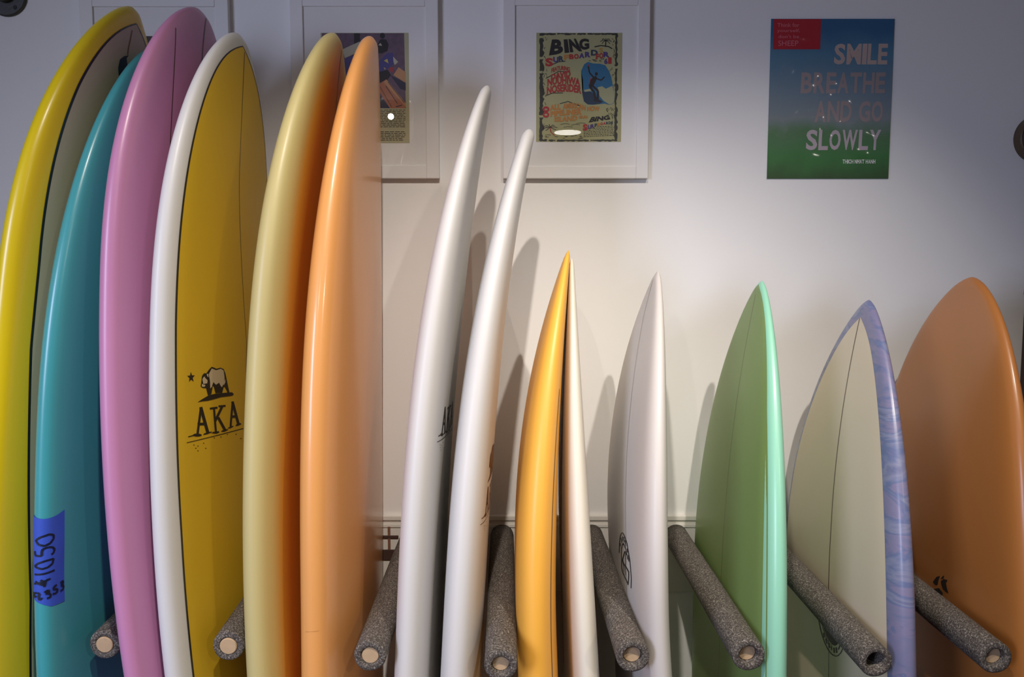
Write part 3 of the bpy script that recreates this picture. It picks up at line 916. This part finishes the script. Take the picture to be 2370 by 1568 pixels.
def framed(x0, x1, z0, z1, fw, label):
    root = empty('framed_print', ((x0 + x1) / 2, 0, z0))
    tag(root, label, 'framed print', 'white framed prints along the wall')
    d = 0.0175
    for nm, a in (('left', (x0, x0 + fw, z0, z1)), ('right', (x1 - fw, x1, z0, z1)), ('low', (x0 + fw, x1 - fw, z0, z0 + fw)), ('top', (x0 + fw, x1 - fw, z1 - fw, z1))):
        box('frame_bar', a[0], a[1], -d, -0.0005, a[2], a[3], M_frame, root, 0.0015)
    box('mat_board', x0 + fw - 0.003, x1 - fw + 0.003, -0.0128, -0.004, z0 + fw - 0.003, z1 - fw + 0.003, M_mat, root)
    box('glass_pane', x0 + fw - 0.002, x1 - fw + 0.002, -0.0162, -0.0152, z0 + fw - 0.002, z1 - fw + 0.002, M_glass, root)
    return root


# --- poster with surf lettering
fr = framed(-0.022, 0.342, 1.838, 2.290, 0.030, 'white framed surfboard poster with psychedelic lettering and a surfer')
PX0, PX1, PZ0, PZ1 = 0.0605, 0.2735, 1.929, 2.195
paper = box('print', PX0, PX1, -0.0134, -0.0129, PZ0, PZ1, mat('aged_poster_paper', rgb(176, 172, 126), 0.8, vary=0.06, vary_scale=25), fr)


def bing_place(x, y, lift):
    return (PX0 + (x - 5) / 1135.0 * (PX1 - PX0), -0.01345 - lift, PZ0 + (1515 - y) / 1463.0 * (PZ1 - PZ0))


K = ink('poster_black', 34, 32, 34)
RD = ink('poster_red', 176, 48, 48)
PU = ink('poster_violet', 78, 60, 124)
ORG = ink('poster_orange', 196, 128, 56)
GO = ink('poster_gold', 190, 142, 60)
BLU = ink('poster_blue', 46, 110, 146)
SEA = ink('poster_sea', 44, 62, 84)
FOAM = ink('poster_foam', 172, 170, 130)
DK = ink('poster_figure', 44, 32, 32)
GRN = ink('poster_border', 52, 54, 46)
pic = Print()
rnd = random.Random(3)


def jag(x0, y0, x1, y1, vert):
    n = 46
    a, c = [], []
    for i in range(n + 1):
        t = i / n
        if vert:
            a.append((x0 + rnd.uniform(-7, 7), y0 + (y1 - y0) * t))
            c.append((x1 + rnd.uniform(-16, 16), y0 + (y1 - y0) * t))
        else:
            a.append((x0 + (x1 - x0) * t, y0 + rnd.uniform(-4, 4)))
            c.append((x0 + (x1 - x0) * t, y1 + rnd.uniform(-9, 9)))
    for i in range(n):
        if rnd.random() < 0.94:
            pic.poly([a[i], a[i + 1], c[i + 1], c[i]], GRN)


jag(48, 60, 98, 1500, True)
jag(1050, 60, 1082, 1500, True)
jag(60, 58, 1080, 78, False)
jag(60, 1486, 1090, 1508, False)
for i in range(60):
    x = rnd.choice([rnd.uniform(95, 150), rnd.uniform(1000, 1050)])
    y = rnd.uniform(90, 1480)
    pic.line([(x, y), (x + rnd.uniform(-25, 25), y + rnd.uniform(10, 40))], 6, GRN)
blob = [(600, 560), (640, 470), (690, 440), (760, 460), (850, 465), (920, 485), (970, 560), (1000, 640), (1020, 740), (1045, 850), (1050, 950), (1030, 1000), (980, 1015), (920, 1000), (850, 1005), (760, 1015), (690, 1010), (640, 970), (620, 880), (630, 800), (625, 680)]
pic.poly(blob, BLU)
pic.poly([(625, 838), (700, 825), (760, 860), (830, 930), (900, 975), (850, 1003), (760, 1013), (690, 1008), (642, 970), (622, 880)], SEA)
pic.poly([(820, 780), (880, 765), (930, 800), (1015, 760), (1043, 850), (1048, 950), (1025, 998), (980, 1010), (900, 960), (850, 900)], FOAM)
pic.poly([(640, 815), (720, 800), (740, 830), (650, 842)], FOAM)
pic.disc((803, 600), 20, 24, DK)
pic.poly([(760, 640), (800, 625), (815, 660), (780, 730), (755, 780), (715, 790), (700, 750), (720, 690)], DK)
pic.line([(765, 645), (712, 585), (692, 490)], 20, DK)
pic.disc((692, 487), 9, 14, RD, 8)
pic.line([(795, 660), (868, 686), (912, 638)], 18, DK)
pic.line([(715, 770), (775, 845), (798, 950)], 30, DK)
pic.line([(752, 760), (828, 830), (822, 950)], 28, DK)
pic.line([(770, 958), (870, 972)], 18, DK)
pic.line([(728, 650), (708, 745)], 8, RD)
# palm sketches
for a in range(9):
    th = math.pi * (0.05 + 0.25 * a)
    pic.line([(190, 1318), (190 + 55 * math.cos(th), 1318 - 38 * math.sin(th)), (190 + 100 * math.cos(th), 1330 - 40 * math.sin(th))], 8, K)
pic.line([(190, 1318), (200, 1380), (250, 1430)], 12, RD)
for a in range(8):
    th = math.pi * 0.25 * a
    pic.line([(925, 160), (925 + 40 * math.cos(th), 150 - 25 * math.sin(th)), (925 + 75 * math.cos(th), 170 - 40 * math.sin(th))], 8, K)
pic.line([(925, 160), (918, 240)], 12, K)
pic.line([(775, 240), (860, 222), (960, 235), (1010, 265)], 14, K)
for i in range(26):
    x, y = rnd.uniform(925, 1060), rnd.uniform(1040, 1150)
    pic.line([(x, y), (x + rnd.uniform(-14, 14), y + 22)], 5, K)
for i in range(14):
    x, y = rnd.uniform(90, 600), rnd.uniform(1420, 1480)
    pic.line([(x, y), (x + rnd.uniform(20, 60), y + rnd.uniform(-6, 6))], 6, K)
for i in range(10):
    x, y = rnd.uniform(690, 860), rnd.uniform(385, 430)
    pic.line([(x, y), (x + 30, y + rnd.uniform(-2, 14))], 6, K)
for r in range(7):
    x = 640
    y = 1392 - r * 4
    while x < 1030:
        L = rnd.uniform(10, 34)
        yy = 1300 + r * 21 + (1030 - x) * 0.05
        pic.line([(x, yy), (x + L, yy)], 7, K)
        x += L + 9
for c in ((330, 1280), (370, 1320), (470, 1290), (540, 1270)):
    pic.line([(c[0], c[1]), (c[0] + 60, c[1] - 12), (c[0] + 120, c[1] - 4)], 5, GRN)
pic.line([(215, 475), (300, 440), (390, 430)], 9, K)
pic.line([(130, 660), (200, 625), (300, 565), (420, 570)], 9, K)
pic.line([(140, 890), (220, 858), (360, 856)], 9, K)
pic.line([(320, 1000), (430, 970), (520, 1005), (600, 1035)], 9, K)
pic.build('print_picture', fr, bing_place)
tx = Print()
tx.quad_text('B', (172, 356), (365, 325), (340, 138), (212, 142), K, 0.05)
tx.quad_text('I', (380, 322), (440, 316), (415, 138), (365, 142), K, 0.07)
tx.quad_text('N', (450, 314), (610, 298), (525, 130), (430, 138), K, 0.06)
tx.quad_text('G', (585, 290), (705, 268), (700, 130), (560, 130), K, 0.05)
for ch, x0, x1, y0, y1, c in (('S', 124, 226, 388, 500, RD), ('U', 228, 298, 374, 446, PU), ('R', 302, 368, 362, 432, SEA), ('F', 372, 434, 346, 412, ORG), ('B', 440, 500, 338, 404, RD), ('O', 504, 566, 334, 400, RD), ('A', 570, 642, 322, 392, PU), ('R', 648, 722, 306, 380, PU), ('D', 728, 818, 280, 356, SEA), ('S', 836, 886, 252, 312, GO),
                              ('F', 794, 836, 332, 408, RD), ('O', 840, 888, 318, 396, RD), ('R', 892, 974, 306, 378, PU), ("'", 890, 902, 388, 410, PU), ('6', 904, 950, 396, 470, PU), ('1', 956, 1002, 380, 466, RD)):
    tx.text(ch, x0, x1, y0, y1, c, 0.05)
tx.text('FEATURING', 204, 450, 530, 590, RD, 0.03, 30, -15)
tx.text('DAVID', 200, 460, 612, 690, RD, 0.04, 14, -50)
tx.text('NUUHIWA', 152, 588, 668, 770, RD, 0.04, 34, 0)
tx.text('NOSERIDER', 145, 604, 775, 880, RD, 0.04, 34, -10)
tx.text('ALL', 186, 330, 1025, 1100, ORG, 0.04, 8, -20)
tx.text('AMERICAN', 360, 662, 1005, 1080, ORG, 0.04, 24, 18)
tx.text('NOW', 684, 848, 1040, 1105, ORG, 0.04, 6, 0)
tx.text('PIPELINER', 195, 612, 1105, 1180, ORG, 0.04, 10, -30)
tx.text('ISLAND', 250, 552, 1175, 1245, ORG, 0.04, -6, -20)
tx.text('GUN', 575, 690, 1160, 1200, ORG, 0.04)
tx.disc((135, 1075), 46, 40, RD)
tx.disc((135, 1150), 44, 40, RD)
tx.disc((135, 1078), 22, 12, FOAM)
tx.disc((135, 1150), 20, 14, FOAM)
tx.quad_text('BING', (705, 1255), (995, 1212), (975, 1158), (745, 1180), K, 0.05)
for ch, x0, x1, y0, y1, c in (('S', 628, 690, 1275, 1366, RD), ('U', 695, 738, 1285, 1344, PU), ('R', 740, 780, 1276, 1330, PU), ('F', 784, 820, 1268, 1312, SEA), ('B', 824, 858, 1260, 1300, ORG), ('O', 862, 896, 1254, 1290, RD), ('A', 900, 934, 1248, 1284, RD), ('R', 938, 968, 1244, 1280, SEA), ('D', 970, 998, 1240, 1278, SEA), ('S', 1000, 1026, 1240, 1284, SEA)):
    tx.text(ch, x0, x1, y0, y1, c, 0.05)
tx.build('print_lettering', fr, lambda x, y, l: (bing_place(x, y, 0)[0], -0.01415 - l * 0.3, bing_place(x, y, 0)[2]))

# --- magazine page behind the tan and peach boards
fr = framed(-0.550, -0.183, 1.838, 2.290, 0.032, 'white framed magazine page with a purple surf photo, partly behind the peach board')
QX0, QX1, QZ0, QZ1 = -0.475, -0.257, 1.926, 2.195
box('print', QX0, QX1, -0.0134, -0.0129, QZ0, QZ1, mat('page_paper', rgb(182, 176, 142), 0.8, vary=0.04, vary_scale=25), fr)


def mag_place(x, y, lift):
    # units: photo pixels of the page region, x 745..948, y 80..335
    return (QX0 + (x - 745) / 203.0 * (QX1 - QX0), -0.01345 - lift, QZ0 + (335 - y) / 255.0 * (QZ1 - QZ0))


mg = Print()
VIO = mat('page_violet_photo', rgb(104, 84, 100), 0.7, vary=0.45, vary_scale=90)
NAV = ink('page_navy', 40, 42, 66)
BLK = ink('page_black', 30, 26, 30)
BPU = ink('page_blue', 70, 66, 126)
YEL = ink('page_yellow', 196, 170, 90)
PAL = ink('page_pale', 176, 172, 152)
PRD = ink('page_red', 156, 56, 66)
TAN = ink('page_tan', 186, 138, 96)
RUS = ink('page_rust', 172, 108, 78)
TXT = ink('page_text', 66, 60, 48)


def Z8(pts):
    return [(860 + x * 0.1786, 70 + y * 0.1786) for x, y in pts]


mg.poly([(748, 81), (938, 81), (940, 254), (748, 254)], VIO)
mg.poly([(822, 81), (836, 81), (836, 112), (822, 116)], BLK)
mg.poly([(795, 118), (835, 100), (842, 120), (800, 138)], PAL)
mg.poly([(800, 140), (842, 122), (860, 150), (840, 200), (800, 205)], BPU)
mg.poly([(800, 205), (850, 190), (870, 230), (820, 250)], RUS)
mg.poly(Z8([(90, 200), (130, 140), (200, 140), (235, 200), (220, 290), (150, 320), (60, 320)]), BLK)
mg.disc((888, 87), 6, 7, BLK)
mg.poly(Z8([(100, 215), (130, 185), (150, 225)]), PAL)
mg.poly(Z8([(60, 430), (110, 420), (210, 320), (290, 310), (300, 450), (220, 520), (60, 580)]), BPU)
mg.poly(Z8([(170, 415), (215, 390), (230, 450)]), YEL)
mg.poly(Z8([(290, 360), (355, 430), (310, 470), (295, 430)]), PAL)
mg.poly(Z8([(165, 500), (190, 510), (185, 535)]), YEL)
mg.poly(Z8([(240, 500), (300, 500), (290, 565), (235, 550)]), PRD)
mg.poly(Z8([(100, 560), (220, 530), (260, 600), (200, 680), (110, 700)]), BLK)
mg.poly(Z8([(290, 600), (360, 500), (450, 560), (450, 700)]), TAN)
mg.poly(Z8([(250, 600), (450, 700), (450, 800), (380, 780)]), NAV)
mg.poly(Z8([(60, 740), (200, 655), (450, 970), (440, 1030), (240, 1030)]), RUS)
mg.poly(Z8([(160, 690), (200, 657), (450, 970), (448, 1010)]), TAN)
mg.line(Z8([(190, 740), (340, 970)]), 1.4, BLK)
mg.line(Z8([(220, 690), (430, 960)]), 1.2, BLK)
mg.line(Z8([(115, 750), (260, 1010)]), 1.0, BLK)
mg.poly(Z8([(60, 850), (110, 850), (240, 1030), (60, 1030)]), NAV)
mg.line(Z8([(320, 1010), (400, 990)]), 2.0, NAV)
for r in range(19):
    y = 258 + r * 3.9
    if r in (11, 12):
        continue
    x = 749
    while x < 936:
        L = rnd.uniform(3, 14)
        if r < 17 or 830 < x < 925:
            mg.line([(x, y), (min(x + L, 939), y)], 1.5, TXT)
        x += L + 2
mg.build('print_picture', fr, mag_place)

# --- third frame behind the yellow and pink boards
fr = framed(-1.070, -0.702, 1.838, 2.290, 0.033, 'white framed print mostly hidden behind the yellow and pink boards')
box('print', -0.995, -0.777, -0.0134, -0.0129, 1.926, 2.187, mat('dark_print_photo', rgb(70, 62, 56), 0.7, vary=0.4, vary_scale=60), fr)

# ------------------------------------------------------------------ sleeved poster
ps = empty('sleeved_poster', (0.8, 0, 1.839))
tag(ps, 'blue and green motto poster in a clear plastic sleeve on the wall', 'poster')
SX0, SX1, SZ0, SZ1 = 0.646, 0.953, 1.839, 2.232
m = mat('poster_gradient_haze', rgb(60, 100, 130), 0.55)
nt = m.node_tree
tc = nt.nodes.new('ShaderNodeTexCoord')
sx = nt.nodes.new('ShaderNodeSeparateXYZ')
nt.links.new(tc.outputs['Generated'], sx.inputs['Vector'])
nz = nt.nodes.new('ShaderNodeTexNoise')
nz.inputs['Scale'].default_value = 5
nt.links.new(tc.outputs['Generated'], nz.inputs['Vector'])
ad = nt.nodes.new('ShaderNodeMath')
ad.operation = 'MULTIPLY_ADD'
ad.inputs[1].default_value = 0.16
nt.links.new(nz.outputs['Fac'], ad.inputs[0])
nt.links.new(sx.outputs['Z'], ad.inputs[2])
rp = ramp_node(nt, [(0.06, rgb(52, 78, 40)), (0.22, rgb(60, 120, 62)), (0.36, rgb(84, 122, 84)), (0.46, rgb(128, 138, 142)), (0.66, rgb(112, 134, 150)), (0.86, rgb(84, 128, 154)), (1.0, rgb(44, 98, 138))])  # printed blue to green; pale mid greys paint in the sleeve's white haze
nt.links.new(ad.outputs[0], rp.inputs['Fac'])
nt.links.new(rp.outputs['Color'], nt.nodes['Principled BSDF'].inputs['Base Color'])
box('poster_sheet', SX0, SX1, -0.003, -0.0008, SZ0, SZ1, m, ps)


def smile_place(x, y, lift):
    # x 125..1190, y 90..1470 (page units)
    return (SX0 + (x - 108) / 1060.0 * (SX1 - SX0), -0.00305 - lift, SZ0 + (1470 - y) / 1385.0 * (SZ1 - SZ0))


PKG = ink('motto_rose_grey', 158, 142, 140)  # ink greyed to carry the sleeve haze over the middle words
PKW = ink('motto_pale', 186, 172, 178)
WHT = ink('motto_white', 222, 220, 218)
CARD = mat('red_card', rgb(178, 30, 44), 0.6, vary=0.05)
sm = Print()


def word(t, x0, x1, y0, y1, m, skew=0):
    vs = len(t)
    wts = {'I': 0.42, 'M': 1.3, 'W': 1.35, ' ': 0.45, 'L': 0.85, 'E': 0.85}
    tot = sum(wts.get(c, 1.0) for c in t)
    x = x0
    for c in t:
        w = (x1 - x0) * wts.get(c, 1.0) / tot
        if c != ' ':
            g = 0.10 * w
            sm.quad_text(c, (x + g * 0.5, y1), (x + w - g * 0.5, y1), (x + w - g * 0.5 + skew, y0), (x + g * 0.5 + skew, y0), m, 0.03)
        x += w


word('SMILE', 652, 1122, 298, 476, ink('motto_sand', 190, 166, 156), 4)
word('BREATHE', 372, 1112, 545, 725, PKG, 4)
word('AND GO', 500, 1102, 792, 975, PKG, 4)
word('SLOWLY', 432, 1092, 1042, 1220, PKW, 4)
sm.build('motto_lettering', ps, smile_place)
sm = Print()
word('THICH NHAT HANH', 762, 1050, 1302, 1338, WHT)
sm.build('name_lettering', ps, smile_place)
cd = Print()
cd.poly([(130, 88), (535, 88), (535, 346), (130, 346)], CARD)
card = cd.build('red_card', ps, lambda x, y, l: (smile_place(x, y, 0)[0], -0.0034 - l, smile_place(x, y, 0)[2]))
ct = Print()
CTX = ink('card_script', 216, 120, 132)
ct.text('Think for', 160, 350, 122, 156, CTX, 0.0)
ct.text('yourself,', 160, 355, 172, 208, CTX, 0.0)
ct.text("don't be", 172, 350, 222, 252, CTX, 0.0)
ct.text('SHEEP', 172, 345, 272, 318, CTX, 0.0)
ct.build('card_lettering', card, lambda x, y, l: (smile_place(x, y, 0)[0], -0.0040 - l * 0.3, smile_place(x, y, 0)[2]))
# sleeve film, slightly buckled
fv, ff = [], []
nx, nz_ = 100, 120
rn = random.Random(11)
for i in range(nz_ + 1):
    for j in range(nx + 1):
        u, w = j / nx, i / nz_
        edge = min(1, 8 * min(u, 1 - u, w, 1 - w))
        d = 0.0055 + edge * (0.0030 + 0.0018 * math.sin(7 * u + 5 * w) + 0.0012 * math.sin(17 * u - 9 * w + 1.0) + 0.0009 * math.sin(26 * w + 8 * u))
        for cu, cw, su, sw, sl, am in ((0.37, 0.43, 0.020, 0.060, -0.35, 0.0030), (0.16, 0.29, 0.022, 0.045, -0.5, 0.0028), (0.055, 0.30, 0.016, 0.060, 0.0, 0.0026), (0.105, 0.35, 0.014, 0.050, 0.1, 0.0022), (0.70, 0.53, 0.016, 0.040, -0.3, 0.0016), (0.22, 0.12, 0.05, 0.05, 0.4, 0.0020)):
            du = (u - cu) + sl * (w - cw) * 0.4
            d += am * math.exp(-0.5 * (du / su) ** 2 - 0.5 * ((w - cw) / sw) ** 2)
        fv.append((SX0 - 0.004 + (SX1 - SX0 + 0.008) * u, -d, SZ0 - 0.003 + (SZ1 - SZ0 + 0.006) * w))
for i in range(nz_):
    for j in range(nx):
        a = i * (nx + 1) + j
        ff.append((a, a + 1, a + nx + 2, a + nx + 1))
mesh_obj('plastic_sleeve', fv, ff, clear_film('clear_sleeve_film', 0.06), ps, smooth=True)

# ------------------------------------------------------------------ round wall fittings at the frame edges
M_iron = mat('dark_cast_iron', rgb(74, 74, 72), 0.5, metal=0.4, bump=0.2, bump_scale=150, vary=0.15, vary_scale=30)
M_black = mat('black_rubber', rgb(14, 13, 14), 0.6, vary=0.1)
M_bronze = mat('bronze_rim', rgb(84, 66, 48), 0.5, metal=0.2, vary=0.15, vary_scale=30)


def disc_mesh(name, cx, cz, y0, y1, r, m, parent, bev=0.003, seg=40):
    vs, fs = [], []
    prof = [(y0, r), (y1 + bev, r), (y1, r - bev)]
    for y, rr in prof:
        for j in range(seg):
            th = 2 * math.pi * j / seg
            vs.append((cx + rr * math.cos(th), y, cz + rr * math.sin(th)))
    for i in range(2):
        for j in range(seg):
            j2 = (j + 1) % seg
            fs.append((i * seg + j, (i + 1) * seg + j, (i + 1) * seg + j2, i * seg + j2))
    fs.append(tuple(2 * seg + j for j in range(seg)))
    return mesh_obj(name, vs, fs, m, parent)


fl = empty('pipe_flange', (-1.256, 0, 2.287))
tag(fl, 'round dark iron flange with screw holes, above the yellow board', 'flange')
disc_mesh('plate', -1.256, 2.287, -0.0005, -0.008, 0.050, M_iron, fl)
disc_mesh('collar', -1.256, 2.287, -0.008, -0.026, 0.019, M_iron, fl)
for dx, dz in ((0.0225, -0.029), (-0.0225, -0.029), (0.0225, 0.029), (-0.0225, 0.029)):
    disc_mesh('screw_hole', -1.256 + dx, 2.287 + dz, -0.0079, -0.0084, 0.0052, M_black, fl, 0.0003, 16)
fl = empty('round_fitting', (1.322, 0, 1.938))
tag(fl, 'black round fitting with bronze rim at the right edge of the wall', 'fitting')
disc_mesh('rim', 1.326, 1.938, -0.0005, -0.030, 0.060, M_bronze, fl)
disc_mesh('face', 1.326, 1.938, -0.0295, -0.034, 0.056, M_black, fl)
po = empty('wall_post', (1.345, 0, 0))
tag(po, 'dark brown post on the wall at the far right edge', 'post')
box('shaft', 1.316, 1.376, -0.03, -0.0005, 0.0, 1.545, M_brown, po, 0.003)
box('cap', 1.313, 1.379, -0.033, -0.0005, 1.545, 1.557, M_brown, po, 0.002)

# ------------------------------------------------------------------ lamps on the ceiling (seen only as reflections)
M_lampw = mat('white_lamp_housing', rgb(225, 225, 222), 0.4, coat=0.2)
M_glow = bpy.data.materials.new('lamp_glow')
M_glow.use_nodes = True
nt = M_glow.node_tree
b = nt.nodes['Principled BSDF']
b.inputs['Emission Color'].default_value = (1.0, 0.95, 0.88, 1)
b.inputs['Emission Strength'].default_value = 14.0
dl = empty('ceiling_downlight', (0.57, -6.15, 3.05))
tag(dl, 'round white downlight in the ceiling, mirrored in the poster glass', 'downlight')


def zdisc(name, c, r, z0, z1, m, parent, seg=36):
    vs, fs = [], []
    for z in (z0, z1):
        for j in range(seg):
            th = 2 * math.pi * j / seg
            vs.append((c[0] + r * math.cos(th), c[1] + r * math.sin(th), z))
    for j in range(seg):
        j2 = (j + 1) % seg
        fs.append((j, seg + j, seg + j2, j2))
    fs.append(tuple(range(seg)))
    fs.append(tuple(reversed([seg + j for j in range(seg)])))
    return mesh_obj(name, vs, fs, m, parent)


zdisc('trim_ring', (0.57, -6.15), 0.155, 3.049, 3.040, M_lampw, dl)
zdisc('diffuser', (0.57, -6.15), 0.135, 3.0395, 3.034, M_glow, dl)

LAMP_LABELS = ['black track lamp above the camera, on the side of the green board', 'black track lamp straight above the camera, facing the white boards',
               'black lamp on a long stem, far right behind the camera', 'black track lamp far behind the camera, mirrored in the magazine page glass']
M_lampb = mat('black_lamp_housing', rgb(30, 30, 32), 0.45, vary=0.1)
M_lens = bpy.data.materials.new('lamp_lens_glow')
M_lens.use_nodes = True
lb = M_lens.node_tree.nodes['Principled BSDF']
lb.inputs['Emission Color'].default_value = (1.0, 0.93, 0.84, 1)
lb.inputs['Emission Strength'].default_value = 60.0
for loc, tgt, power, ang, colr, rad in LAMPS:
    a = Vector(loc)
    d = (Vector(tgt) - a).normalized()
    lamp = empty('track_lamp', a)
    tag(lamp, LAMP_LABELS.pop(0), 'lamp', 'track lamps above the rack')
    rod('housing', a - d * 0.17, a - d * 0.055, 0.045, M_lampb, lamp)
    rod('lens', a - d * 0.056, a - d * 0.050, 0.026, M_lens, lamp)
    top = a - d * 0.14
    box('stem', top.x - 0.008, top.x + 0.008, top.y - 0.008, top.y + 0.008, top.z, 3.049, M_lampb, lamp)
